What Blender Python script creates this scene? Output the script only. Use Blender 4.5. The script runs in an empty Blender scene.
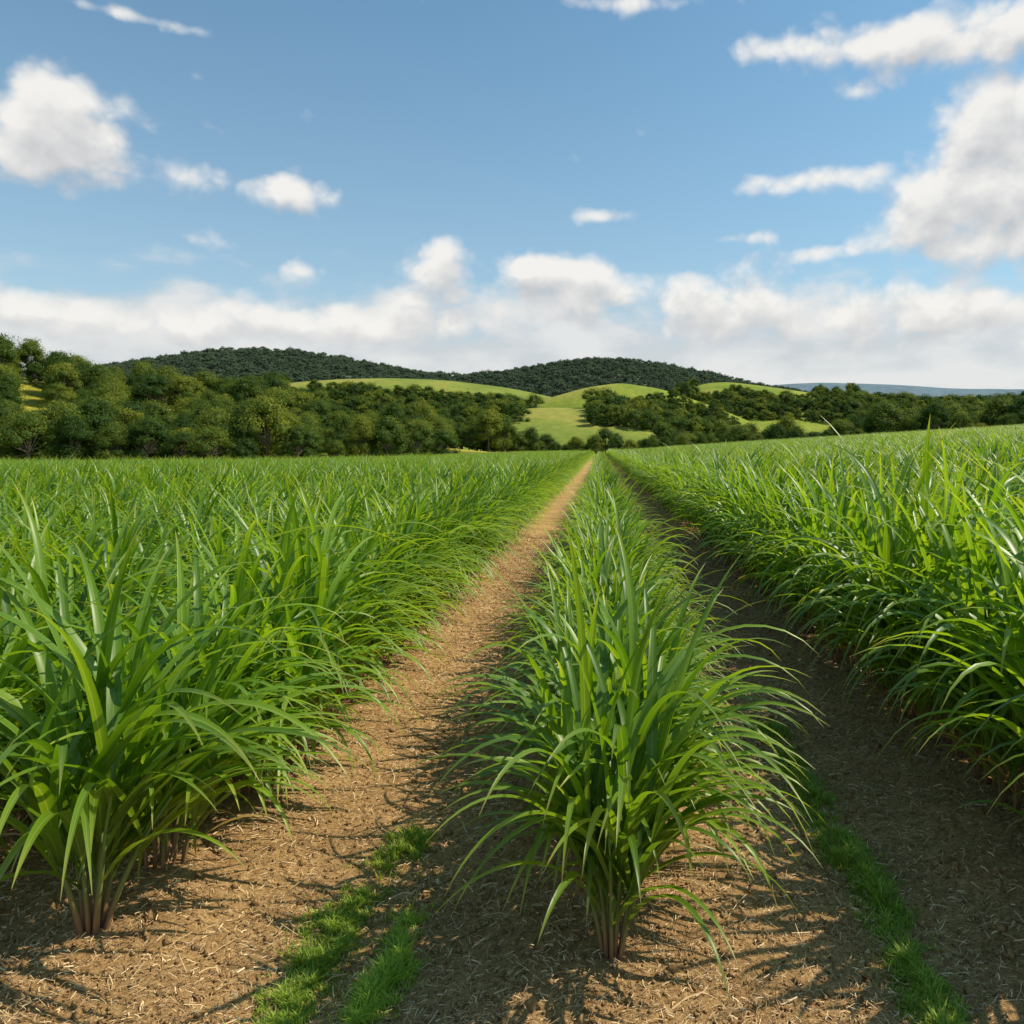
import bpy, math, random
import numpy as np
from mathutils import Vector
random.seed(7); rng=np.random.default_rng(7)
F=796.0; HC=2.0; PX0=600.0; PY0=448.0
scene=bpy.context.scene
col=scene.collection
S=lambda a,b,x: (lambda t:t*t*(3-2*t))(np.clip((np.asarray(x,float)-a)/(b-a),0,1))

# ------------------------------------------------------------ materials
def newmat(name):
    m=bpy.data.materials.new(name); m.use_nodes=True
    nt=m.node_tree; nt.nodes.clear()
    return m,nt
def N(nt,t,**k):
    n=nt.nodes.new(t)
    for a,b in k.items(): setattr(n,a,b)
    return n
def ramp(nt,stops,src=None):
    r=N(nt,'ShaderNodeValToRGB'); e=r.color_ramp.elements
    while len(e)<len(stops): e.new(0.5)
    for i,(p,c) in enumerate(stops):
        e[i].position=p; e[i].color=(c[0],c[1],c[2],1)
    if src is not None: nt.links.new(src,r.inputs[0])
    return r
def mixc(nt,fac,a,b,mode='MIX'):
    m=N(nt,'ShaderNodeMix',data_type='RGBA',blend_type=mode)
    for s,v in ((0,fac),(6,a),(7,b)):
        if isinstance(v,(int,float)): m.inputs[s].default_value=v
        elif isinstance(v,tuple): m.inputs[s].default_value=(v[0],v[1],v[2],1)
        else: nt.links.new(v,m.inputs[s])
    return m.outputs[2]
def mth(nt,op,a,b=None,c=None,clamp=False):
    m=N(nt,'ShaderNodeMath',operation=op,use_clamp=clamp)
    for i,v in enumerate((a,b,c)):
        if v is None: continue
        if isinstance(v,(int,float)): m.inputs[i].default_value=v
        else: nt.links.new(v,m.inputs[i])
    return m.outputs[0]

def leaf_material(name,c_base,c_mid,c_tip,trans,midrib=True,tfac=0.36,rough=0.40):
    m,nt=newmat(name); L=nt.links.new
    at=N(nt,'ShaderNodeAttribute',attribute_name='leafdata')
    sep=N(nt,'ShaderNodeSeparateColor'); L(at.outputs['Color'],sep.inputs[0])
    oi=N(nt,'ShaderNodeObjectInfo')
    r=ramp(nt,[(0,c_base),(0.22,c_mid),(0.8,c_mid),(1,c_tip)],sep.outputs[1])
    colr=r.outputs[0]
    if midrib:
        f=mth(nt,'LESS_THAN',sep.outputs[0],0.10)
        f=mth(nt,'MULTIPLY',f,0.5)
        colr=mixc(nt,f,colr,(0.30,0.38,0.14))
    br=mth(nt,'ADD',mth(nt,'MULTIPLY',sep.outputs[2],0.65),mth(nt,'MULTIPLY',oi.outputs['Random'],0.3))
    br=mth(nt,'ADD',br,0.55)
    hsv=N(nt,'ShaderNodeHueSaturation'); L(colr,hsv.inputs['Color']); L(br,hsv.inputs['Value'])
    hue=mth(nt,'MULTIPLY_ADD',sep.outputs[2],-0.03,0.508); L(hue,hsv.inputs['Hue'])
    c=mixc(nt,at.outputs['Alpha'],hsv.outputs[0],(0.36,0.25,0.10))
    p=N(nt,'ShaderNodeBsdfPrincipled'); L(c,p.inputs['Base Color'])
    p.inputs['Roughness'].default_value=rough
    p.inputs['Specular IOR Level'].default_value=0.5
    t=N(nt,'ShaderNodeBsdfTranslucent')
    tc=mixc(nt,1.0,c,trans,'MULTIPLY'); L(tc,t.inputs[0])
    mx=N(nt,'ShaderNodeMixShader'); mx.inputs[0].default_value=tfac
    L(p.outputs[0],mx.inputs[1]); L(t.outputs[0],mx.inputs[2])
    o=N(nt,'ShaderNodeOutputMaterial'); L(mx.outputs[0],o.inputs[0])
    return m
M_leaf=leaf_material('cane_leaf',(0.12,0.20,0.035),(0.112,0.232,0.014),(0.24,0.30,0.05),(2.7,2.4,0.7))

def simple(name,build):
    m,nt=newmat(name)
    p=N(nt,'ShaderNodeBsdfPrincipled'); o=N(nt,'ShaderNodeOutputMaterial')
    nt.links.new(p.outputs[0],o.inputs[0]); build(nt,p); return m
def b_stem(nt,p):
    at=N(nt,'ShaderNodeAttribute',attribute_name='leafdata')
    sep=N(nt,'ShaderNodeSeparateColor'); nt.links.new(at.outputs['Color'],sep.inputs[0])
    r=ramp(nt,[(0,(0.18,0.09,0.045)),(0.12,(0.25,0.15,0.07)),(0.32,(0.15,0.19,0.05)),(1,(0.11,0.22,0.03))],sep.outputs[1])
    nt.links.new(r.outputs[0],p.inputs['Base Color']); p.inputs['Roughness'].default_value=0.55
M_stem=simple('cane_stalk',b_stem)

def b_soil(nt,p):
    L=nt.links.new
    g=N(nt,'ShaderNodeNewGeometry')
    n1=N(nt,'ShaderNodeTexNoise'); n1.inputs['Scale'].default_value=1.3; n1.inputs['Detail'].default_value=5
    n2=N(nt,'ShaderNodeTexNoise'); n2.inputs['Scale'].default_value=30; n2.inputs['Detail'].default_value=7; n2.inputs['Roughness'].default_value=0.75
    mp=N(nt,'ShaderNodeMapping'); mp.inputs['Scale'].default_value=(260,34,60); mp.inputs['Rotation'].default_value=(0,0,0.5)
    mp2=N(nt,'ShaderNodeMapping'); mp2.inputs['Scale'].default_value=(38,240,60); mp2.inputs['Rotation'].default_value=(0,0,0.35)
    n3=N(nt,'ShaderNodeTexNoise'); n3.inputs['Scale'].default_value=1; n3.inputs['Detail'].default_value=2; n3.inputs['Distortion'].default_value=0.6
    n4=N(nt,'ShaderNodeTexNoise'); n4.inputs['Scale'].default_value=1; n4.inputs['Detail'].default_value=2; n4.inputs['Distortion'].default_value=0.6
    for n in (n1,n2,mp,mp2): L(g.outputs['Position'],n.inputs[0])
    L(mp.outputs[0],n3.inputs[0]); L(mp2.outputs[0],n4.inputs[0])
    fib=mth(nt,'MAXIMUM',n3.outputs[0],n4.outputs[0])
    r=ramp(nt,[(0.36,(0.20,0.105,0.045)),(0.5,(0.48,0.30,0.135)),(0.68,(0.70,0.47,0.23))],n2.outputs[0])
    r2=ramp(nt,[(0.52,(0,0,0)),(0.66,(1,1,1))],fib)
    c=mixc(nt,mth(nt,'MULTIPLY',r2.outputs[0],0.55),r.outputs[0],(0.78,0.54,0.27))
    r3=ramp(nt,[(0.3,(0.76,0.70,0.64)),(0.7,(1.15,1.10,1.02))],n1.outputs[0])
    c=mixc(nt,1.0,c,r3.outputs[0],'MULTIPLY')
    L(c,p.inputs['Base Color']); p.inputs['Roughness'].default_value=0.95; p.inputs['Specular IOR Level'].default_value=0.1
    h=mth(nt,'ADD',mth(nt,'MULTIPLY',n2.outputs[0],1.2),mth(nt,'MULTIPLY',fib,0.5))
    b=N(nt,'ShaderNodeBump'); b.inputs['Strength'].default_value=0.9; b.inputs['Distance'].default_value=0.03
    L(h,b.inputs['Height']); L(b.outputs[0],p.inputs['Normal'])
M_soil=simple('soil',b_soil)
def grassmat(name,c1,c2,c3,sc=0.02):
    def b(nt,p):
        L=nt.links.new
        g=N(nt,'ShaderNodeNewGeometry')
        n1=N(nt,'ShaderNodeTexNoise'); n1.inputs['Scale'].default_value=sc; n1.inputs['Detail'].default_value=8; n1.inputs['Roughness'].default_value=0.6
        n2=N(nt,'ShaderNodeTexNoise'); n2.inputs['Scale'].default_value=sc*15; n2.inputs['Detail'].default_value=6
        L(g.outputs['Position'],n1.inputs[0]); L(g.outputs['Position'],n2.inputs[0])
        r=ramp(nt,[(0.38,c1),(0.5,c2),(0.62,c3)],n1.outputs[0])
        r2=ramp(nt,[(0.3,(0.8,0.82,0.8)),(0.7,(1.12,1.1,1.1))],n2.outputs[0])
        c=mixc(nt,1.0,r.outputs[0],r2.outputs[0],'MULTIPLY')
        L(c,p.inputs['Base Color']); p.inputs['Roughness'].default_value=0.95; p.inputs['Specular IOR Level'].default_value=0.1
    return simple(name,b)
M_meadow=grassmat('meadow_grass',(0.16,0.21,0.035),(0.22,0.26,0.045),(0.30,0.29,0.06),0.018)  # both pasture greens set bright: sun between cloud shadows put into the colour
M_meadow2=grassmat('pasture_grass',(0.18,0.235,0.03),(0.25,0.295,0.04),(0.33,0.32,0.06),0.02)
M_under=grassmat('wood_floor',(0.12,0.15,0.02),(0.27,0.26,0.035),(0.42,0.36,0.05),0.05)
M_ridge=grassmat('ridge_floor_haze',(0.075,0.11,0.07),(0.085,0.12,0.075),(0.10,0.13,0.08),0.02)  # lightened, bluish green: distance haze mixed into the base colour
M_blue=grassmat('distant_ridge_haze',(0.12,0.18,0.22),(0.14,0.20,0.24),(0.16,0.225,0.265),0.02)  # blue stands in for atmospheric haze, painted as surface colour

# ------------------------------------------------------------ mesh helpers
class MB:
    def __init__(s): s.v=[];s.f=[];s.d=[];s.m=[];s.n=0
    def add(s,verts,faces,data,mat=0):
        verts=np.asarray(verts,float); faces=np.asarray(faces,int)
        s.v.append(verts); s.f.append(faces+s.n); s.n+=len(verts)
        s.d.append(np.asarray(data,float)); s.m.append(np.full(len(faces),mat))
    def mesh(s,name,mats,smooth=True):
        V=np.concatenate(s.v); D=np.concatenate(s.d); Mi=np.concatenate(s.m)
        k=set(f.shape[1] for f in s.f)
        me=bpy.data.meshes.new(name)
        if k=={4}:
            FF=np.concatenate(s.f)
            me.vertices.add(len(V)); me.vertices.foreach_set('co',V.ravel())
            me.loops.add(FF.size); me.loops.foreach_set('vertex_index',FF.ravel().astype(np.int32))
            me.polygons.add(len(FF)); me.polygons.foreach_set('loop_start',np.arange(0,FF.size,4,dtype=np.int32))
            me.update(calc_edges=True)
        else:
            fl=[tuple(r) for f in s.f for r in f.tolist()]
            me.from_pydata(V.tolist(),[],fl)
        me.polygons.foreach_set('material_index',Mi.astype(np.int32))
        me.polygons.foreach_set('use_smooth',np.full(len(me.polygons),smooth))
        a=me.attributes.new('leafdata','FLOAT_COLOR','POINT'); a.data.foreach_set('color',D.ravel())
        for mt in mats: me.materials.append(mt)
        me.update()
        return me
def tube(mb,pts,rad,sides=6,mat=0,d=(0,0,0.5,0),lv=None):
    pts=np.asarray(pts,float); n=len(pts)
    tan=np.gradient(pts,axis=0); tan/=np.linalg.norm(tan,axis=1)[:,None]+1e-9
    ref=np.array([0.31,0.95,0.05])
    a=np.cross(tan,ref); a/=np.linalg.norm(a,axis=1)[:,None]; b=np.cross(tan,a)
    th=np.arange(sides)*2*math.pi/sides
    V=(pts[:,None,:]+np.asarray(rad)[:,None,None]*(np.cos(th)[None,:,None]*a[:,None,:]+np.sin(th)[None,:,None]*b[:,None,:])).reshape(-1,3)
    Fc=[[i*sides+j,i*sides+(j+1)%sides,(i+1)*sides+(j+1)%sides,(i+1)*sides+j] for i in range(n-1) for j in range(sides)]
    D=np.tile(np.array(d,float),(len(V),1))
    D[:,1]=np.repeat(np.linspace(0,1,n) if lv is None else lv,sides)
    mb.add(V,Fc,D,mat)
def leaf(mb,p0,phi,th0,bend,L,w,segs,rnd,dry,twist,pw=1.6,sway=0,mat=0,cap=2.75,zmin=0.03):
    t=np.linspace(0,1,segs+1)
    th=np.minimum(th0+bend*t**pw,cap)
    ph=phi+sway*t**2
    thm=(th[:-1]+th[1:])/2; phm=(ph[:-1]+ph[1:])/2
    for _ in range(4):
        step=np.stack([np.sin(thm)*np.cos(phm),np.sin(thm)*np.sin(phm),np.cos(thm)],1)*(L/segs)
        P=np.vstack([[0,0,0],np.cumsum(step,0)])+p0
        if P[-1,2]>zmin: break
        L*=0.84
    T=np.stack([np.sin(th)*np.cos(ph),np.sin(th)*np.sin(ph),np.cos(th)],1)
    sd=np.stack([-np.sin(ph),np.cos(ph),0*ph],1)
    nn=np.cross(T,sd)
    tw=twist*t
    s2=sd*np.cos(tw)[:,None]+nn*np.sin(tw)[:,None]; n2=np.cross(s2,T)
    ww=w*np.minimum(1,0.30+t*2.6)*np.clip(1-t**2.0,0,1)**0.95; ww[-1]=0.0012
    up=n2*(ww*0.20)[:,None]
    A=P-s2*ww[:,None]*0.5-up; B=P; C=P+s2*ww[:,None]*0.5-up
    V=np.stack([A,B,C],1).reshape(-1,3)
    V[:,2]=np.maximum(V[:,2],0.03)
    Fc=[]
    for i in range(segs):
        a=i*3; Fc+= [[a,a+1,a+4,a+3],[a+1,a+2,a+5,a+4]]
    D=np.zeros((len(V),4)); D[:,0]=np.tile([1,0,1],segs+1); D[:,1]=np.repeat(t,3); D[:,2]=rnd; D[:,3]=dry
    if dry<0.5: D[:,3]=np.repeat(np.clip((t-0.93)*6,0,0.6)*(rnd>0.5),3)
    mb.add(V,Fc,D,mat)
def cane(r,shoots,lps,segs,Hs=1.0,spread=1.0,wmul=1.0,br0=0.12,dry=True,low0=0.26,srad=1.0,up=0.5):
    lf=MB(); st=MB()
    for s in range(shoots):
        q=math.sqrt((s+0.5)/shoots); a=s*2.399+r.uniform(-.4,.4)
        br=br0*q*spread
        base=np.array([br*math.cos(a),br*math.sin(a),0.0])
        tilt=(0.03+0.28*q*r.uniform(0.6,1.2))*spread
        hl=r.uniform(0.50,0.80)*Hs*(1-0.22*q)
        k=6; tt=np.linspace(0,1,k)
        tl=tilt*(0.6+0.6*tt)
        pts=base+np.stack([np.cos(a)*np.sin(tl)*tt*hl,np.sin(a)*np.sin(tl)*tt*hl,np.cos(tl)*tt*hl],1)
        tube(st,pts,np.linspace(r.uniform(.007,.0105),0.005,k)*srad,6,1,(0,0,0.5,0))
        pa=r.uniform(0,math.pi*2)
        for j in range(lps):
            u=(j+r.uniform(0,0.6))/lps
            pos=pts[0]+(pts[-1]-pts[0])*(low0+(1-low0)*u)
            phi=pa+(j%2)*math.pi+r.uniform(-.5,.5)
            vx=math.cos(phi)+0.9*q*math.cos(a)+0.26; vy=math.sin(phi)+0.9*q*math.sin(a)-0.05
            phi=math.atan2(vy,vx)
            low=1-u
            if u>0.6 and r.random()<up:
                th0=0.06+0.2*r.random(); bend=r.uniform(0.6,1.7); pw=2.0
            else:
                th0=0.16+0.38*low*r.uniform(.5,1.2)+0.2*q*r.uniform(0.2,1)
                bend=r.uniform(1.1,2.1)+0.6*low*r.uniform(.4,1.2)+0.3*q*r.uniform(0,1); pw=r.uniform(1.4,1.9)
            L=r.uniform(0.92,1.27)*(0.9+0.12*u)*Hs
            leaf(lf,pos,phi,th0,bend,L,r.uniform(.047,.068)*wmul,segs,r.random(),0.0,r.uniform(-.4,.4),pw,r.uniform(-.14,.14),cap=2.6,zmin=0.15)
        if dry:
            pos=pts[0]+(pts[-1]-pts[0])*r.uniform(0.12,0.35)
            leaf(lf,pos,a+r.uniform(-1,1),r.uniform(.5,.9),r.uniform(1.2,1.9),r.uniform(.3,.6)*Hs,.022*wmul,max(4,segs-4),r.random(),0.9 if r.random()<.4 else 0.2,r.uniform(-1.5,1.5))
    return lf,st
def fan(r,nleaf,segs,Hmax=0.8,wid=1.0,nst=9,upL=1.25):
    """row-end clump: one tight base, stalks fanning out, long leaves arching over on every side"""
    lf=MB(); st=MB(); stems=[]
    for s in range(nst):
        q=math.sqrt((s+.3)/nst); a=s*2.399; tilt=0.34*q*r.uniform(.7,1.15); hl=Hmax*r.uniform(.75,1.05)*(1-.2*q)
        tt=np.linspace(0,1,7); tl=tilt*(0.7+0.5*tt); b0=0.045*q
        pts=np.stack([np.cos(a)*(b0+np.sin(tl)*tt*hl),np.sin(a)*(b0+np.sin(tl)*tt*hl),np.cos(tl)*tt*hl],1)
        tube(st,pts,np.linspace(.0125,.006,7)*r.uniform(.8,1.1),7,1,(0,0,0.5,0)); stems.append((pts,a,q))
    for i in range(nleaf):
        pts,a,q=stems[i%nst]
        u=((i//nst)+r.random())/(nleaf/nst); u=min(u,1)
        fidx=(0.24+0.76*u)*6; k=int(min(fidx,5)); pos=pts[k]*(1-(fidx-k))+pts[k+1]*(fidx-k)
        ph=a+r.gauss(0,0.75+0.5*u)+ (math.pi if (r.random()<0.25) else 0)
        ph=math.atan2(math.sin(ph)*0.9-0.03,math.cos(ph)+0.16)
        if u>0.72 and r.random()<0.6:
            th0=r.uniform(0.05,0.32); bend=r.uniform(0.45,1.4); L=r.uniform(.9,upL); pw=2.0
        else:
            th0=r.uniform(0.28,0.62)*(1.15-0.35*u); bend=r.uniform(1.45,2.0); L=r.uniform(1.0,1.42)*(0.72+0.3*u); pw=r.uniform(1.25,1.7)
        leaf(lf,pos,ph,th0,bend,L*wid,r.uniform(.046,.066),segs,r.random(),0.0,r.uniform(-.35,.35),pw,r.uniform(-.15,.15),cap=2.5,zmin=0.22)
    return lf,st
def merged(lf,st,name,mats):
    mb=MB(); mb.v=lf.v+st.v; mb.d=lf.d+st.d; mb.m=lf.m+st.m
    mb.f=lf.f+[f+lf.n for f in st.f]; mb.n=lf.n+st.n
    return mb.mesh(name,mats)

# ------------------------------------------------------------ terrain
def wob(x,y,sc,seed=0):
    r=np.random.default_rng(seed); o=0
    for i in range(6):
        a=r.uniform(0,6.28); k=sc*r.uniform(0.6,1.9); o=o+np.sin((x*math.cos(a)+y*math.sin(a))*k+r.uniform(0,6.28))
    return o/6
def ground_h(x,y):
    x=np.asarray(x,float); y=np.asarray(y,float)
    h=0.062*np.maximum(0,x-3-2*np.exp(-np.maximum(x-3,0)))*S(2,16,x)
    h=np.minimum(h,6.0)
    h=h-1.15*S(25,105,y)*S(4,45,-x)
    far=1-S(160,260,np.hypot(x,y)); h=h*far-1.0*(1-far)
    near=1-S(14,30,np.hypot(x,y))
    rel=0.05*np.cos((x-0.05)*2*math.pi/2.12)*(np.abs(x)<2.9)
    rel=rel+0.022*wob(x,y,2.6,1)+0.014*wob(x,y,8,2)+0.010*wob(x,y,21,3)
    return h+rel*near
def hill(Y0,Yf,Yb,crest,base=-3.0,amp=0.0,sc=0.02,seed=5):
    xs=np.array([c[0] for c in crest],float); ys=np.array([c[1] for c in crest],float)
    Xc=(xs-PX0)/F*Y0; Zc=HC+(PY0-ys)/F*Y0
    w=(Xc[-1]-Xc[0])*0.012
    def f(X,Y):
        z=(np.interp(X,Xc,Zc,left=base,right=base)+np.interp(X-w,Xc,Zc,left=base)+np.interp(X+w,Xc,Zc,right=base)+np.interp(X+2*w,Xc,Zc,right=base)+np.interp(X-2*w,Xc,Zc,left=base))/5
        g=np.where(Y<Y0,S(Yf,Y0,Y)**0.9,1-S(Y0,Yb,Y))
        return base+(z-base)*g+amp*wob(X,Y,sc,seed)*g
    f.rng=(Xc[0],Xc[-1],Yf,Yb)
    return f
H1=hill(205,116,330,[(-420,366),(-200,364),(-60,370),(0,376),(60,384),(100,396),(150,405),(250,420),(350,434),(450,446),(560,458)],amp=0.8,sc=0.05)
H2=hill(560,330,760,[(120,430),(200,404),(260,391),(300,384),(350,380),(400,379),(450,381),(515,389),(570,402),(640,424),(700,446)],amp=0.7,sc=0.03,seed=9)
H3=hill(500,400,640,[(440,448),(480,426),(515,409),(550,398),(585,388),(620,383),(660,389),(700,402),(740,418),(800,450)],amp=0.5,sc=0.03,seed=3)
H7=hill(390,255,470,[(300,450),(390,432),(450,421),(490,413),(540,408),(600,408),(640,414),(690,430),(760,460)],amp=0.5,sc=0.03,seed=6)
H4=hill(620,400,800,[(600,440),(650,404),(690,387),(715,382),(760,387),(820,395),(880,408),(960,412),(1040,408),(1150,420),(1250,450)],amp=0.7,sc=0.03,seed=4)
H5=hill(1050,700,1500,[(-500,380),(-200,372),(60,378),(120,371),(180,360),(220,354),(270,352),(330,358),(370,368),(410,377),(460,382),(505,380),(540,369),(590,360),(640,365),(700,376),(740,388),(800,399),(900,404),(1100,400),(1500,410)],amp=1.5,sc=0.015,seed=11)
H6=hill(4200,3000,6000,[(-900,400),(-300,392),(200,394),(600,392),(700,389),(750,384),(785,382),(810,383),(850,383),(890,386),(930,390),(1000,391),(1060,388),(1200,382),(1600,392),(2000,400)],base=-10,amp=9,sc=0.011,seed=12)
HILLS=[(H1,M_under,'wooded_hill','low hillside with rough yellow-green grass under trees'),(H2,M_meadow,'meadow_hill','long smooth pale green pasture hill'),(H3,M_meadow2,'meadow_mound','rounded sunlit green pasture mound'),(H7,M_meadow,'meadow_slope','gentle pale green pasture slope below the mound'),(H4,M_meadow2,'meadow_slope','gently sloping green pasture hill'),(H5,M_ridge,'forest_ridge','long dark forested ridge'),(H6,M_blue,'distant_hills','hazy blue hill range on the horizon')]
for f,mat,nm,lab in HILLS:
    x0,x1,y0,y1=f.rng; nx,ny=300,110
    X,Y=np.meshgrid(np.linspace(x0,x1,nx),np.linspace(y0,y1,ny))
    Z=f(X,Y)
    V=np.stack([X,Y,Z],-1).reshape(-1,3)
    i,j=np.meshgrid(np.arange(nx-1),np.arange(ny-1)); a=(j*nx+i).ravel()
    Fc=np.stack([a,a+1,a+nx+1,a+nx],1)
    mb=MB(); mb.add(V,Fc,np.zeros((len(V),4)))
    o=bpy.data.objects.new(nm,mb.mesh(nm,[mat])); col.objects.link(o)
    o['kind']='structure'; o['label']=lab
def surf(x,y):
    z=float(ground_h(x,y))
    for f,*_ in HILLS[:6]: 
        x0,x1,y0,y1=f.rng
        if x0<x<x1 and y0<y<y1: z=max(z,float(f(np.float64(x),np.float64(y))))
    return z
# ground sheet (polar grid)
rad=np.concatenate([np.geomspace(0.4,30,300),np.geomspace(30,9000,140)[1:]])
ang=np.concatenate([np.radians(np.arange(-50,50,0.33)),np.radians(np.arange(50,310,4.0))])
A,R=np.meshgrid(ang,rad); X=R*np.sin(A); Y=R*np.cos(A); Z=ground_h(X,Y)
V=np.stack([X,Y,Z],-1).reshape(-1,3); na=len(ang); nr=len(rad)
i,j=np.meshgrid(np.arange(na),np.arange(nr-1)); a=(j*na+i).ravel(); b=(j*na+(i+1)%na).ravel()
mb=MB(); mb.add(V,np.stack([a,b,b+na,a+na],1),np.zeros((len(V),4)))
def b_ground(nt,p):
    b_soil(nt,p); L=nt.links.new
    src=p.inputs['Base Color'].links[0].from_socket
    g=N(nt,'ShaderNodeNewGeometry'); ln=N(nt,'ShaderNodeVectorMath',operation='LENGTH'); L(g.outputs['Position'],ln.inputs[0])
    mr=N(nt,'ShaderNodeMapRange'); mr.inputs[1].default_value=110; mr.inputs[2].default_value=150; L(ln.outputs['Value'],mr.inputs[0])
    n=N(nt,'ShaderNodeTexNoise'); n.inputs['Scale'].default_value=0.03; n.inputs['Detail'].default_value=6; L(g.outputs['Position'],n.inputs[0])
    r=ramp(nt,[(0.35,(0.14,0.21,0.04)),(0.6,(0.22,0.29,0.06))],n.outputs[0])
    c=mixc(nt,mr.outputs[0],src,r.outputs[0]); L(c,p.inputs['Base Color'])
M_ground=simple('field_ground',b_ground)
g=bpy.data.objects.new('ground',mb.mesh('ground',[M_ground])); col.objects.link(g); g['kind']='structure'; g['label']='brown soil covered in dry cane trash'

# ------------------------------------------------------------ GN instancer
def scatter(name,pts,rots,scl,idx,sources,label,cat):
    me=bpy.data.meshes.new(name); me.from_pydata([tuple(p) for p in pts],[],[])
    a=me.attributes.new('rot','FLOAT_VECTOR','POINT'); a.data.foreach_set('vector',np.asarray(rots,float).ravel())
    a=me.attributes.new('scl','FLOAT_VECTOR','POINT'); a.data.foreach_set('vector',np.asarray(scl,float).ravel())
    a=me.attributes.new('idx','INT','POINT'); a.data.foreach_set('value',np.asarray(idx,np.int32))
    o=bpy.data.objects.new(name,me); col.objects.link(o)
    ng=bpy.data.node_groups.new(name,'GeometryNodeTree')
    ng.interface.new_socket('Geometry',in_out='INPUT',socket_type='NodeSocketGeometry')
    ng.interface.new_socket('Geometry',in_out='OUTPUT',socket_type='NodeSocketGeometry')
    L=ng.links.new
    gi=ng.nodes.new('NodeGroupInput'); go=ng.nodes.new('NodeGroupOutput')
    ip=ng.nodes.new('GeometryNodeInstanceOnPoints'); jn=ng.nodes.new('GeometryNodeJoinGeometry')
    for s in sources:
        oi=ng.nodes.new('GeometryNodeObjectInfo'); oi.inputs['Object'].default_value=s; oi.inputs['As Instance'].default_value=True
        oi.transform_space='ORIGINAL'; L(oi.outputs['Geometry'],jn.inputs[0])
    def na_(nm,t):
        n=ng.nodes.new('GeometryNodeInputNamedAttribute'); n.data_type=t; n.inputs['Name'].default_value=nm
        return [q for q in n.outputs if q.name=='Attribute' and q.enabled][0]
    e2r=ng.nodes.new('FunctionNodeEulerToRotation'); L(na_('rot','FLOAT_VECTOR'),e2r.inputs[0])
    L(gi.outputs[0],ip.inputs['Points']); L(jn.outputs[0],ip.inputs['Instance'])
    ip.inputs['Pick Instance'].default_value=True
    L(na_('idx','INT'),ip.inputs['Instance Index']); L(e2r.outputs[0],ip.inputs['Rotation']); L(na_('scl','FLOAT_VECTOR'),ip.inputs['Scale'])
    L(ip.outputs[0],go.inputs[0])
    md=o.modifiers.new('scatter','NODES'); md.node_group=ng
    o['kind']='stuff'; o['label']=label; o['category']=cat
    return o

# ------------------------------------------------------------ sugarcane
hi=[]; lo=[]; far=[]
for v in range(6):
    r=random.Random(100+v); lf,st=cane(r,14,7,13)
    hi.append((lf.mesh('cane_leaves',[M_leaf,M_stem]),st.mesh('cane_stalks',[M_leaf,M_stem])))
front=[]
r=random.Random(11); lf,st=fan(r,96,20,0.74,0.97,11)
front.append((lf.mesh('cane_leaves',[M_leaf,M_stem]),st.mesh('cane_stalks',[M_leaf,M_stem])))
r=random.Random(23); lf,st=fan(r,92,20,0.80,1.08,10,1.1)
front.append((lf.mesh('cane_leaves',[M_leaf,M_stem]),st.mesh('cane_stalks',[M_leaf,M_stem])))
for v in range(5):
    r=random.Random(200+v); lf,st=cane(r,13,6,9,wmul=1.1,dry=False)
    lo.append(merged(lf,st,'cane_plant',[M_leaf,M_stem]))
for v in range(4):
    r=random.Random(300+v); lf,st=cane(r,10,5,6,wmul=1.25,dry=False)
    far.append(lf.mesh('cane_plant_far',[M_leaf,M_stem]))
def edgeY(x,y):
    px=PX0+F*x/max(y,1)
    return np.interp(px,[-100,0,200,350,450,520,600,700,850,1024,1200],[108,110,116,128,150,200,230,215,165,150,150])
clumps=[]
rows=[(0.05,3.08,0.34,0.88),(-2.05,3.22,0.40,1.02),(2.28,3.1,0.38,1.24)]
x=-3.25
while x>-100: rows.append((x,3.6,0.58,1.02)); x-=1.2
x=3.5
while x<125: rows.append((x,3.3,0.58,1.17)); x+=1.2
for ri,(x0,ys,sp,sc) in enumerate(rows):
    y=ys; first=True
    while y<235:
        jx=0 if (first and ri<2) else random.gauss(0,0.06 if ri<3 else 0.16)
        px=PX0+F*(x0)/y
        m=60+F*1.2/y
        if -m<px<1024+m*1.3 and y<edgeY(x0,y):
            clumps.append((x0+jx,y,sc,ri,first))
        k=1.0 if y<28 else (1.4 if y<60 else 2.2)
        y+=(sp*k*random.uniform(0.8,1.2) if not (first and ri<2) else 0.52); first=False
clumps.sort(key=lambda c:math.hypot(c[0],c[1]))
NI=300; NP=90
group='sugarcane plants in field rows'
srcs=[]; sp_=[];sr_=[];ss_=[];si_=[]
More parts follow.
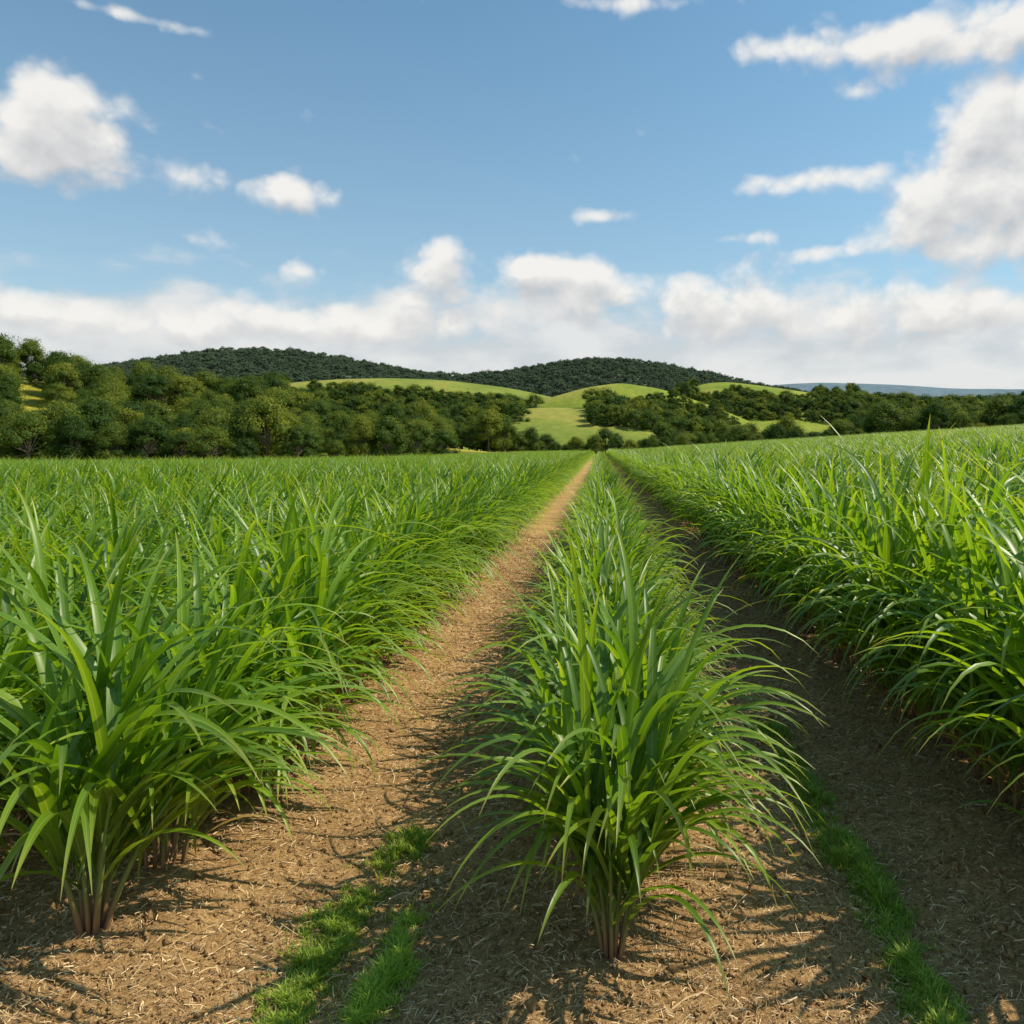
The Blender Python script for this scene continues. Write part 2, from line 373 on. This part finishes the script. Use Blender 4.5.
for n,(x,y,sc,ri,first) in enumerate(clumps):
    z=float(ground_h(x,y))-0.01
    s=sc*random.uniform(0.90,1.10); sxy=s*(0.95 if ri==0 else (0.86 if ri==2 else 0.96))
    if ri in (0,1,2):
        sxy*=1.0-0.08*min(1,y/25)
    elif y>60: sxy*=1.3
    elif y>28: sxy*=1.12
    rz=random.uniform(-0.6,0.6)
    rot=(random.gauss(0,.05),random.gauss(0.03,.05),rz)
    ff=None
    if ri==0 and first: s=0.98; sxy=0.86; rot=(0,0.02,0.3); ff=0
    if ri==1 and first: s=1.06; sxy=1.06; rot=(0,0.03,-0.2); ff=1
    if n<NP or ff is not None:
        e=bpy.data.objects.new('sugarcane_plant',None); col.objects.link(e); e.empty_display_size=0.2
        e.location=(x,y,z); e.rotation_euler=rot; e.scale=(sxy,sxy,s)
        lm,sm=hi[n%6] if ff is None else front[ff]
        for nm,me in (('foliage',lm),('stalk',sm)):
            c=bpy.data.objects.new(nm,me); c.parent=e; col.objects.link(c)
        o=e
    elif n<NI:
        o=bpy.data.objects.new('sugarcane_plant',lo[n%5]); col.objects.link(o)
        o.location=(x,y,z); o.rotation_euler=rot; o.scale=(sxy,sxy,s)
    else:
        sp_.append((x,y,z)); sr_.append(rot); ss_.append((sxy,sxy,s)); si_.append(random.randrange(5) if y<24 else 5+random.randrange(4)); continue
    o['group']=group; o['category']='sugarcane plant'
    if ff==0: o['label']='arching green sugarcane clump with bare stalk base, first in row'
    elif ff==1: o['label']='tall green sugarcane clump with drooping leaves at the row end'
    else: o['label']='green sugarcane plant with long arching leaves in a planted row'
    if o.type=='MESH' and len(srcs)<5: srcs.append(o)
ind=[o for o in col.objects if o.name.startswith('sugarcane_plant') and o.type=='MESH']
for k in range(4):
    ind[-1-k].data=far[k]; srcs.append(ind[-1-k])
scatter('sugarcane_field',sp_,sr_,ss_,si_,srcs,'dense green sugarcane crop stretching to the trees','sugarcane crop')
print('clumps',len(clumps))

# ------------------------------------------------------------ straw, clods, weeds
def b_straw(nt,p):
    at=N(nt,'ShaderNodeAttribute',attribute_name='leafdata'); sep=N(nt,'ShaderNodeSeparateColor'); nt.links.new(at.outputs['Color'],sep.inputs[0])
    r=ramp(nt,[(0,(0.22,0.12,0.05)),(0.4,(0.48,0.30,0.14)),(0.8,(0.68,0.48,0.25)),(1,(0.80,0.63,0.40))],sep.outputs[2])
    nt.links.new(r.outputs[0],p.inputs['Base Color']); p.inputs['Roughness'].default_value=0.75
M_straw=simple('straw',b_straw)
n=170000
yy=2.3+ (rng.random(n)**1.7)*16; 
xx=rng.uniform(-1,1,n)*np.minimum(3.2,0.75*yy+0.4)
L_=rng.uniform(0.008,0.038,n)*(1+ (rng.random(n)<0.04)*2.8)*(0.75+yy/10); W_=rng.uniform(0.0005,0.0016,n)*(0.8+yy/9)
an=rng.normal(0.35,1.0,n); dx=np.cos(an)*L_/2; dy=np.sin(an)*L_/2
clump=np.clip(wob(xx,yy,7,41)+0.4,0,1)
zz=ground_h(xx,yy)+rng.uniform(0.0,0.020,n)*(0.4+clump); dz=rng.normal(0,0.18,n)*L_
nxn=-np.sin(an)*W_; nyn=np.cos(an)*W_; tl=rng.normal(0,0.6,n)*W_
bow=rng.uniform(-0.1,0.15,n)*L_
P0=np.stack([xx-dx,yy-dy,zz-dz],1);P2=np.stack([xx+dx,yy+dy,zz+dz],1);P1=np.stack([xx-np.sin(an)*bow,yy+np.cos(an)*bow,zz+abs(bow)*0.5],1)
q=np.stack([nxn,nyn,tl],1)
V=np.stack([P0-q,P0+q,P1-q,P1+q,P2-q,P2+q],1).reshape(-1,3)
b_=np.arange(n)*6
Fc=np.concatenate([np.stack([b_,b_+2,b_+3,b_+1],1),np.stack([b_+2,b_+4,b_+5,b_+3],1)])
D=np.zeros((n*6,4)); D[:,2]=np.repeat(rng.random(n)**1.1,6)
mb=MB(); mb.add(V,Fc,D); o=bpy.data.objects.new('straw_litter',mb.mesh('straw_litter',[M_straw],False)); col.objects.link(o)
o['kind']='stuff'; o['label']='dry tan cane straw scattered over the soil'; o['category']='straw'
bm_v=np.array([[1,0,0],[-1,0,0],[0,1,0],[0,-1,0],[0,0,1],[0,0,-.4]],float); bm_f=np.array([[0,2,4],[2,1,4],[1,3,4],[3,0,4],[2,0,5],[1,2,5],[3,1,5],[0,3,5]])
n=16000
yy=2.3+(rng.random(n)**1.7)*11; xx=rng.uniform(-1,1,n)*np.minimum(3.0,0.75*yy+0.3)
sz=rng.uniform(0.003,0.012,n)*(1+(rng.random(n)<0.08)*1.6)
V=(bm_v[None]*rng.uniform(0.6,1.3,(n,6,1))*sz[:,None,None])+np.stack([xx,yy,ground_h(xx,yy)+0.004],1)[:,None,:]
Fc=(bm_f[None]+(np.arange(n)*6)[:,None,None]).reshape(-1,3)
mb=MB(); mb.add(V.reshape(-1,3),Fc,np.zeros((n*6,4))); o=bpy.data.objects.new('soil_clods',mb.mesh('soil_clods',[M_soil],True)); col.objects.link(o)
o['kind']='stuff'; o['label']='small crumbs of brown soil'; o['category']='soil'
M_weed=leaf_material('weed_grass',(0.17,0.24,0.03),(0.27,0.40,0.045),(0.38,0.48,0.09),(1.9,1.8,0.8),False,0.35,0.6)
def weeds(name,cx,y0,y1,wd,n,lab,thr=0.0):
    yy=rng.uniform(y0,y1,n); cen=cx(yy)
    xx=cen+rng.normal(0,wd,n)
    edge=np.minimum(1,np.minimum(yy-y0+0.3,y1-yy)/0.5)
    dens=wob(xx*1.3,yy,8,21)+0.8*wob(xx,yy,24,22)+0.7*wob(xx,yy,60,23)+rng.normal(0,.28,n); keep=dens>thr+0.7*(1-edge); xx=xx[keep]; yy=yy[keep]; dens=dens[keep]; n=len(xx)
    hh=rng.uniform(0.012,0.055,n)*np.clip(1.2-np.abs(xx-cx(yy))/(2.4*wd),0.3,1.2)*(0.4+1.0*np.clip(dens,0,1)); a=rng.uniform(0,6.28,n); lean=rng.uniform(0.3,1.4,n)*hh
    w=rng.uniform(0.001,0.0026,n); z=ground_h(xx,yy)+0.002
    B=np.stack([xx,yy,z],1); dirv=np.stack([np.cos(a),np.sin(a),0*a],1); sd=np.stack([-np.sin(a),np.cos(a),0*a],1)*w[:,None]
    M_=B+dirv*(lean*0.35)[:,None]+np.stack([0*a,0*a,hh*0.65],1); T_=B+dirv*lean[:,None]+np.stack([0*a,0*a,hh],1)
    V=np.stack([B-sd,B+sd,M_+sd,M_-sd,T_+sd*.1,T_-sd*.1],1).reshape(-1,3); b_=np.arange(n)*6
    Fc=np.concatenate([np.stack([b_,b_+1,b_+2,b_+3],1),np.stack([b_+3,b_+2,b_+4,b_+5],1)])
    D=np.zeros((n*6,4)); D[:,0]=1; D[:,1]=np.tile([0,0,.6,.6,1,1],n); D[:,2]=np.repeat(rng.random(n),6)
    mb=MB(); mb.add(V,Fc,D); o=bpy.data.objects.new(name,mb.mesh(name,[M_weed],False)); col.objects.link(o)
    o['kind']='stuff'; o['label']=lab; o['category']='grass'
weeds('grass_strip',lambda y:-1.22+(y-2.6)*0.13+0.03*np.sin(y*5),2.3,4.2,0.07,44000,'patchy strip of short bright green weeds on the soil',0.0)
weeds('grass_strip',lambda y:-0.82+0.0*(y)+0.03*np.sin(y*6+1),2.3,3.8,0.055,16000,'thin strip of short green weeds in shade',0.12)
weeds('grass_strip',lambda y:1.24+0.02*np.sin(y*4),2.2,5.8,0.065,60000,'long strip of short green weeds along the furrow',-0.05)

# ------------------------------------------------------------ trees
def b_bark(nt,p):
    g=N(nt,'ShaderNodeNewGeometry'); n=N(nt,'ShaderNodeTexNoise'); n.inputs['Scale'].default_value=6; nt.links.new(g.outputs['Position'],n.inputs[0])
    r=ramp(nt,[(0.3,(0.10,0.08,0.055)),(0.7,(0.24,0.20,0.15))],n.outputs[0]); nt.links.new(r.outputs[0],p.inputs['Base Color']); p.inputs['Roughness'].default_value=0.9
M_bark=simple('bark',b_bark)
def crownmat(name,a,b,c,t=(1.7,1.6,0.7)):
    m,nt=newmat(name); L=nt.links.new
    at=N(nt,'ShaderNodeAttribute',attribute_name='leafdata'); sep=N(nt,'ShaderNodeSeparateColor'); L(at.outputs['Color'],sep.inputs[0])
    oi=N(nt,'ShaderNodeObjectInfo')
    f=mth(nt,'ADD',mth(nt,'MULTIPLY',sep.outputs[2],0.42),mth(nt,'MULTIPLY',oi.outputs['Random'],0.6))
    r=ramp(nt,[(0.1,a),(0.5,b),(0.95,c)],f)
    p=N(nt,'ShaderNodeBsdfPrincipled'); L(r.outputs[0],p.inputs['Base Color']); p.inputs['Roughness'].default_value=0.7; p.inputs['Specular IOR Level'].default_value=0.2
    tr=N(nt,'ShaderNodeBsdfTranslucent'); L(mixc(nt,1.0,r.outputs[0],t,'MULTIPLY'),tr.inputs[0])
    mx=N(nt,'ShaderNodeMixShader'); mx.inputs[0].default_value=0.3; L(p.outputs[0],mx.inputs[1]); L(tr.outputs[0],mx.inputs[2])
    o=N(nt,'ShaderNodeOutputMaterial'); L(mx.outputs[0],o.inputs[0]); return m
M_crown=crownmat('tree_leaves',(0.030,0.068,0.012),(0.070,0.122,0.016),(0.24,0.26,0.03))
M_crown_far=crownmat('ridge_leaves_haze',(0.085,0.125,0.082),(0.10,0.148,0.088),(0.13,0.175,0.092),(1.2,1.2,1.0))  # foliage paled towards blue so the colour carries the aerial haze
def tree(seed,Ht=10.0,wide=1.0,nl=13,nq=3600,qs=0.34,open_=0.0,core=True,lobe=1.0):
    r=np.random.default_rng(seed); cr=MB(); tk=MB()
    R=Ht*0.36*wide
    th=Ht*0.3
    tp=np.array([[0,0,-0.3],[0.1,0,th*0.5],[0.05,0.1,th],[r.normal(0,.3),r.normal(0,.3),Ht*0.6]])
    tube(tk,tp,[Ht*.032,Ht*.025,Ht*.02,Ht*.009],8,1)
    lobes=[]
    for i in range(nl):
        a=i*2.4+r.uniform(-.5,.5); q=math.sqrt((i+.5)/nl)
        zc=Ht*(0.84-0.42*q*q*r.uniform(.5,1.3))-Ht*0.10*r.uniform(0,1)
        c=np.array([R*q*math.cos(a)*0.82,R*q*math.sin(a)*0.82,zc]); lr=Ht*r.uniform(0.075,0.17)*(1-0.25*open_)*lobe
        lobes.append((c,lr))
        st=tp[2] if i%2 else tp[1]*0.3+tp[2]*0.7
        mid=(st+c)/2+np.array([0,0,-0.04*Ht]); tube(tk,[st,mid,c],[Ht*.010,Ht*.007,Ht*.003],5,1)
    if open_<0.5:
        for i in range(6):
            a=r.uniform(0,6.28); lobes.append((np.array([R*.65*math.cos(a),R*.65*math.sin(a),Ht*r.uniform(.14,.36)]),Ht*r.uniform(.10,.16)))
    per=nq//len(lobes)
    for c,lr in lobes:
        d=r.normal(size=(per,3)); d/=np.linalg.norm(d,axis=1)[:,None]
        d[:,2]=np.where(d[:,2]<-0.3,-d[:,2],d[:,2])
        bump=1+0.24*np.sin(d[:,0]*7+c[0])*np.sin(d[:,1]*6+c[1]*2)+0.17*np.sin(d[:,2]*9+c[2])
        rr=lr*bump*(1-0.35*r.random(per)**2.5)+r.random(per)**4*lr*0.55
        P=c+d*rr[:,None]*np.array([1.12,1.12,0.9])
        nr=d+r.normal(0,.45,(per,3)); nr/=np.linalg.norm(nr,axis=1)[:,None]
        u=np.cross(nr,r.normal(size=(per,3))); u/=np.linalg.norm(u,axis=1)[:,None]; w=np.cross(nr,u)
        s=qs*r.uniform(.5,1.2,per)[:,None]
        V=np.stack([P-u*s*.5,P+w*s*.33,P+u*s*.5,P-w*s*.33],1).reshape(-1,3)
        b_=np.arange(per)*4; tint=np.clip(r.uniform(.15,.8)+r.normal(0,.11,per)+0.15*d[:,2],0,1)
        D=np.zeros((per*4,4)); D[:,2]=np.repeat(tint,4)
        cr.add(V,np.stack([b_,b_+1,b_+2,b_+3],1),D,0)
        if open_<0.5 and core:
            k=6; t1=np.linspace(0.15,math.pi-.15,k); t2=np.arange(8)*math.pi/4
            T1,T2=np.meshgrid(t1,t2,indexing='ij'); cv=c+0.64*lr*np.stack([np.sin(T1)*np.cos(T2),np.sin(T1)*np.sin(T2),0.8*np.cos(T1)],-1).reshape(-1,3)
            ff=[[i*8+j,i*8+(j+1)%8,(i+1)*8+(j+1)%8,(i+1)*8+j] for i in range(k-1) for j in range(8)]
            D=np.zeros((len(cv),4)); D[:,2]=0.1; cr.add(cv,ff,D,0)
    return cr,tk
specs=[(1,1.0,18,0),(2,1.2,22,0),(3,0.7,15,0),(4,0.95,19,0),(5,1.35,24,0),(6,1.25,12,1)]
TV=[]
for sd,wd,nl,op in specs:
    cr,tk=tree(sd,10,wd,nl,7000,0.30,op,lobe=1.05)
    TV.append((cr.mesh('crown',[M_crown,M_bark],False),tk.mesh('trunk',[M_crown,M_bark]),merged(cr,tk,'tree',[M_crown,M_bark])))
def flat(me): 
    me.polygons.foreach_set('use_smooth',np.zeros(len(me.polygons),bool))
def band(px0,px1,fy0,fy1,s0,s1,mind,tries,mask=None):
    out=[]; cell={}
    for _ in range(tries):
        px=random.uniform(px0,px1); t=random.random()
        y=fy0(px)+(fy1(px)-fy0(px))*t; x=(px-PX0)/F*y
        if mask and not mask(px,x,y): continue
        ci=(int(x//mind),int(y//mind)); ok=True
        for a in (-1,0,1):
            for b in (-1,0,1):
                for (qx,qy) in cell.get((ci[0]+a,ci[1]+b),()):
                    if (qx-x)**2+(qy-y)**2<mind*mind: ok=False
        if not ok: continue
        cell.setdefault(ci,[]).append((x,y)); out.append((x,y,s0+(s1-s0)*random.random()**1.4))
    return out
eY=lambda px: float(np.interp(px,[-100,0,200,350,450,520,600,700,850,1024,1200],[108,110,116,128,150,200,230,215,165,150,150]))
def maskA(px,x,y):
    if 8<px<58 and 152<y<192: return False
    if 116<px<188 and 146<y<190: return False
    if 230<px<282 and 142<y<174: return False
    return True
A_=band(-70,300,lambda p:eY(p)+4,lambda p:eY(p)+ 92,5.4,10.6,4.4,12000,maskA)
A3=band(300,445,lambda p:eY(p)+4,lambda p:eY(p)+60,4.6,9.0,4.4,3500)
A2=band(425,508,lambda p:215,lambda p:256,6.0,10.5,4.6,900)
B_=band(650,1090,lambda p:eY(p)+12+(8 if p>800 else 0),lambda p:eY(p)+55,5.5,12.0,5.2,9000)
B_=[(x,y,s*(0.82 if PX0+F*x/y<860 else 1.02)) for x,y,s in B_]
C_=band(495,655,lambda p:238,lambda p:253,4.6,8.0,3.8,500)
allT=A_+A2+A3+B_+C_
allT.sort(key=lambda t:math.hypot(t[0],t[1]))
print('trees',len(allT))
tsrc=[None]*6; ex_p=[];ex_r=[];ex_s=[];ex_i=[]
labs=['broad leafy green tree with a dense rounded crown','spreading green tree with clumped foliage','narrow dark green tree with uneven crown','bushy green tree at the edge of the cane field','wide spreading tree with dense low crown','open-crowned tree with gaps between its branches']
for n,(x,y,s) in enumerate(allT):
    k=random.choice([0,1,2,2,3,4]) if random.random()<0.9 else 5
    z=surf(x,y); rz=random.uniform(0,6.28); sc=s/10*1.05; sz=sc*random.uniform(.85,1.25)
    if n>=300: ex_p.append((x,y,z));ex_r.append((0,0,rz));ex_s.append((sc,sc,sz));ex_i.append(k%5); continue
    if n<70:
        o=bpy.data.objects.new('tree',None); col.objects.link(o)
        for nm,me in (('crown',TV[k][0]),('trunk',TV[k][1])):
            c=bpy.data.objects.new(nm,me); c.parent=o; col.objects.link(c)
    else:
        o=bpy.data.objects.new('tree',TV[k][2]); col.objects.link(o)
        if tsrc[k] is None: tsrc[k]=o
    o.location=(x,y,z); o.rotation_euler=(0,0,rz); o.scale=(sc,sc,sz)
    o['group']='trees bordering the cane field'; o['category']='tree'; o['label']=labs[k]
if ex_p: scatter('woodland',ex_p,ex_r,ex_s,ex_i,[t for t in tsrc[:5]],'dense green woodland trees','trees')
FV=[]
for sd in (21,22,23,24):
    cr,tk=tree(sd,9,[1.9,1.5,2.3,1.7][sd-21],12,1000,0.95,0.0,lobe=1.15)
    FV.append(merged(cr,tk,'forest_tree',[M_crown_far,M_bark])); flat(FV[-1])
FM=[]
for sd in (31,32,33,34):
    cr,tk=tree(sd,10,[1.2,1.5,1.0,1.7][sd-31],15,2000,0.58,0.0,lobe=1.1)
    FM.append(merged(cr,tk,'copse_tree',[M_crown,M_bark])); flat(FM[-1])
D_=band(-60,1090,lambda p:790,lambda p:1075,0.5,1.25,5.6,46000)
def place(lst,vars_,name,lab,grp):
    srcs=[];P=[];Rr=[];Ss=[];I=[]
    for n,(x,y,s) in enumerate(lst):
        z=surf(x,y)-0.5-1.0*s
        if n<len(vars_):
            o=bpy.data.objects.new('tree',vars_[n]); col.objects.link(o); o.location=(x,y,z); o.scale=(s,s,s)
            o['group']=grp; o['category']='tree'; o['label']='small distant dark green tree among woodland'; srcs.append(o)
        else:
            P.append((x,y,z));Rr.append((0,0,random.uniform(0,6.28)));Ss.append((s,s,s*random.uniform(.8,1.2)));I.append(random.randrange(len(vars_)))
    scatter(name,P,Rr,Ss,I,srcs,lab,'forest')
print('forest',len(D_))
place(D_,FV,'ridge_forest','dark green forest covering the long ridge','trees on the ridge')
E_=[]
for px0,px1,y0,y1,s0,s1,md,tr in [(290,535,412,470,0.6,1.25,5.0,2600),(60,300,300,400,0.8,1.2,7,1200),(80,285,430,560,.7,1.1,7,1200),
          (592,740,325,388,0.55,1.15,4.5,1800),
          (700,1060,330,430,0.7,1.3,6,2200),(850,1060,480,640,0.9,1.5,7,1600),
          (478,600,410,426,0.3,0.75,3.6,420),(640,735,420,468,0.5,1.1,4.5,900),(685,870,490,540,.5,1.1,4.6,2600),(815,880,560,640,.6,1.1,7,150),
          (500,700,600,660,.6,1.0,8,200),(455,520,330,385,0.5,1.0,5,300)]:
    E_+=band(px0,px1,lambda p:y0,lambda p:y1,s0,s1,md,tr)
print('copse',len(E_))
place(E_,FM,'hillside_copse','dark green copses between the pasture fields','trees on the pasture hills')

# ------------------------------------------------------------ camera, sun, sky
cam=bpy.data.cameras.new('camera'); co=bpy.data.objects.new('camera',cam); col.objects.link(co)
cam.sensor_width=36; cam.lens=F/1024*36; cam.shift_x=-(PX0-512)/1024; cam.shift_y=-(512-PY0)/1024
co.location=(0,0,HC); co.rotation_euler=(math.pi/2,0,0); cam.clip_end=20000; cam.clip_start=0.05
scene.camera=co
elev=math.radians(50); az=math.radians(80)
sd=Vector((math.sin(az)*math.cos(elev),math.cos(az)*math.cos(elev),math.sin(elev)))
sl=bpy.data.lights.new('sun','SUN'); sl.energy=5.0; sl.angle=math.radians(0.53); sl.color=(1.0,0.89,0.71)
so=bpy.data.objects.new('sun',sl); col.objects.link(so); so.rotation_euler=sd.to_track_quat('Z','Y').to_euler()

w=bpy.data.worlds.new('World'); scene.world=w; w.use_nodes=True; nt=w.node_tree; nt.nodes.clear(); L=nt.links.new
try:
    w.cycles.sampling_method='MANUAL'; w.cycles.sample_map_resolution=256
except Exception as ex: print(ex)
sky=N(nt,'ShaderNodeTexSky',sky_type='NISHITA'); sky.sun_disc=False; sky.sun_elevation=elev; sky.sun_rotation=az
sky.air_density=1.0; sky.dust_density=1.0; sky.ozone_density=1.2
tc=N(nt,'ShaderNodeTexCoord'); sp=N(nt,'ShaderNodeSeparateXYZ'); L(tc.outputs['Generated'],sp.inputs[0])
X_,Y_,Z_=sp.outputs
azn=mth(nt,'ARCTAN2',X_,Y_); eln=mth(nt,'ARCSINE',Z_)
cb=N(nt,'ShaderNodeCombineXYZ'); L(azn,cb.inputs[0]); L(eln,cb.inputs[1]); P=cb.outputs[0]
def pe(px,py):
    u=(px-PX0)/F; v=(PY0-py)/F; return math.atan(u),math.atan2(v,math.hypot(1,u)),1/(1+u*u)
CL=[(55,108,60,40,1.15),(20,160,72,26,1.1),(105,146,32,15,.8),(190,180,32,26,1.05),(292,190,38,22,1.05),(212,246,34,13,.85),(300,272,26,9,.75),
(438,260,38,22,1.0),(528,270,26,16,.95),(592,274,34,22,1.0),(606,215,34,7,.7),
(50,314,130,24,.75),(240,326,120,24,.75),(400,326,90,22,.7),(510,306,90,24,.7),(700,300,80,30,1.0),(830,318,120,28,.8),(985,308,90,26,.8),
(1005,115,52,46,1.2),(1015,182,92,46,1.25),(930,210,54,26,1.05),(990,238,90,22,1.05),
(890,40,120,20,.78),(1000,28,90,20,.82),(780,50,60,12,.7),(858,92,36,9,.7),(800,180,76,12,.72),(820,252,46,8,.65),(740,238,34,6,.6),(612,3,60,9,.85),(130,16,100,6,.62)]
def density(Pv,det,cl):
    acc=None
    for (x,y,rx,ry,am) in cl:
        a,e,k=pe(x,y); ia=F/(rx*k*1.15); ie=F/(ry*math.sqrt(k)*1.15)
        vm=N(nt,'ShaderNodeVectorMath',operation='MULTIPLY_ADD'); L(Pv,vm.inputs[0]); vm.inputs[1].default_value=(ia,ie,0); vm.inputs[2].default_value=(-a*ia,-e*ie,0)
        dt=N(nt,'ShaderNodeVectorMath',operation='DOT_PRODUCT'); L(vm.outputs[0],dt.inputs[0]); L(vm.outputs[0],dt.inputs[1])
        ex=mth(nt,'POWER',2.718,mth(nt,'MULTIPLY',dt.outputs['Value'],-1.0))
        acc=mth(nt,'MULTIPLY_ADD',ex,am,0.0 if acc is None else acc)
    acc=mth(nt,'MINIMUM',acc,1.25)
    mp=N(nt,'ShaderNodeMapping'); mp.inputs['Scale'].default_value=(1,1.25,1); L(Pv,mp.inputs[0])
    n=N(nt,'ShaderNodeTexNoise',noise_dimensions='2D'); n.inputs['Scale'].default_value=12; n.inputs['Detail'].default_value=det; n.inputs['Roughness'].default_value=0.50; n.inputs['Distortion'].default_value=0.1; L(mp.outputs[0],n.inputs[0])
    vo=N(nt,'ShaderNodeTexVoronoi',feature='F1',voronoi_dimensions='2D'); vo.inputs['Scale'].default_value=22; vo.inputs['Detail'].default_value=2; vo.inputs['Roughness'].default_value=0.45
    wp=N(nt,'ShaderNodeVectorMath',operation='MULTIPLY_ADD'); L(n.outputs['Color'],wp.inputs[0]); wp.inputs[1].default_value=(.04,.04,0); L(mp.outputs[0],wp.inputs[2]); L(wp.outputs[0],vo.inputs[0])
    d=mth(nt,'ADD',acc,mth(nt,'MULTIPLY',mth(nt,'SUBTRACT',n.outputs[0],0.5),1.35))
    d=mth(nt,'SUBTRACT',d,mth(nt,'MULTIPLY',mth(nt,'SUBTRACT',vo.outputs[0],0.40),0.45))
    return mth(nt,'SUBTRACT',d,0.46),n.outputs[0]
d0,nz=density(P,7,CL)
of=N(nt,'ShaderNodeVectorMath',operation='ADD'); L(P,of.inputs[0]); of.inputs[1].default_value=(-0.006,0.024,0)
d1,_=density(of.outputs[0],4,CL)
al=N(nt,'ShaderNodeMapRange',interpolation_type='SMOOTHSTEP'); al.inputs[1].default_value=-0.24; al.inputs[2].default_value=0.50; L(d0,al.inputs[0])
lit=mth(nt,'MULTIPLY_ADD',mth(nt,'SUBTRACT',d0,d1),0.80,0.64,True)
thick=mth(nt,'MULTIPLY_ADD',mth(nt,'MAXIMUM',d1,0.0),-0.27,1.0,True)
lit=mth(nt,'MULTIPLY',lit,thick)
cc=ramp(nt,[(0.0,(0.50,0.52,0.55)),(0.45,(0.69,0.69,0.69)),(1.0,(0.92,0.90,0.86))],lit)
STR=0.12
cs=mixc(nt,1.0,cc.outputs[0],(1/STR,1/STR,1/STR),'MULTIPLY')
skc=mixc(nt,1.0,sky.outputs[0],(0.70,1.14,1.19),'MULTIPLY')
# aerial haze thickening towards the horizon
hz=mth(nt,'POWER',2.718,mth(nt,'MULTIPLY',mth(nt,'MAXIMUM',eln,0.0),-4.4))
hz=mth(nt,'MULTIPLY',hz,0.90)
skc=mixc(nt,hz,skc,(0.60/STR,0.69/STR,0.76/STR))
# low stratus bank resting on the hills
n5=N(nt,'ShaderNodeTexNoise',noise_dimensions='2D'); n5.inputs['Scale'].default_value=9; n5.inputs['Detail'].default_value=6; n5.inputs['Roughness'].default_value=0.5
mp5=N(nt,'ShaderNodeMapping'); mp5.inputs['Scale'].default_value=(1,2.2,1); L(P,mp5.inputs[0]); L(mp5.outputs[0],n5.inputs[0])
be=mth(nt,'ADD',eln,mth(nt,'MULTIPLY',mth(nt,'SUBTRACT',n5.outputs[0],0.5),-0.15))
bk=N(nt,'ShaderNodeMapRange',interpolation_type='SMOOTHSTEP'); bk.inputs[1].default_value=0.205; bk.inputs[2].default_value=0.14; L(be,bk.inputs[0])
bcol=ramp(nt,[(0.35,(0.64,0.66,0.68)),(0.62,(0.82,0.81,0.79))],n5.outputs[0])
bcs=mixc(nt,1.0,bcol.outputs[0],(1/STR,1/STR,1/STR),'MULTIPLY')
skc=mixc(nt,mth(nt,'MULTIPLY',bk.outputs[0],0.86),skc,bcs)
front_=mth(nt,'MULTIPLY',al.outputs[0],0.96)
mix=mixc(nt,front_,skc,cs)
bg=N(nt,'ShaderNodeBackground'); bg.inputs[1].default_value=STR; L(mix,bg.inputs[0])
wo=N(nt,'ShaderNodeOutputWorld'); L(bg.outputs[0],wo.inputs[0])
scene.view_settings.view_transform='Standard'; scene.view_settings.look='None'; scene.view_settings.exposure=0
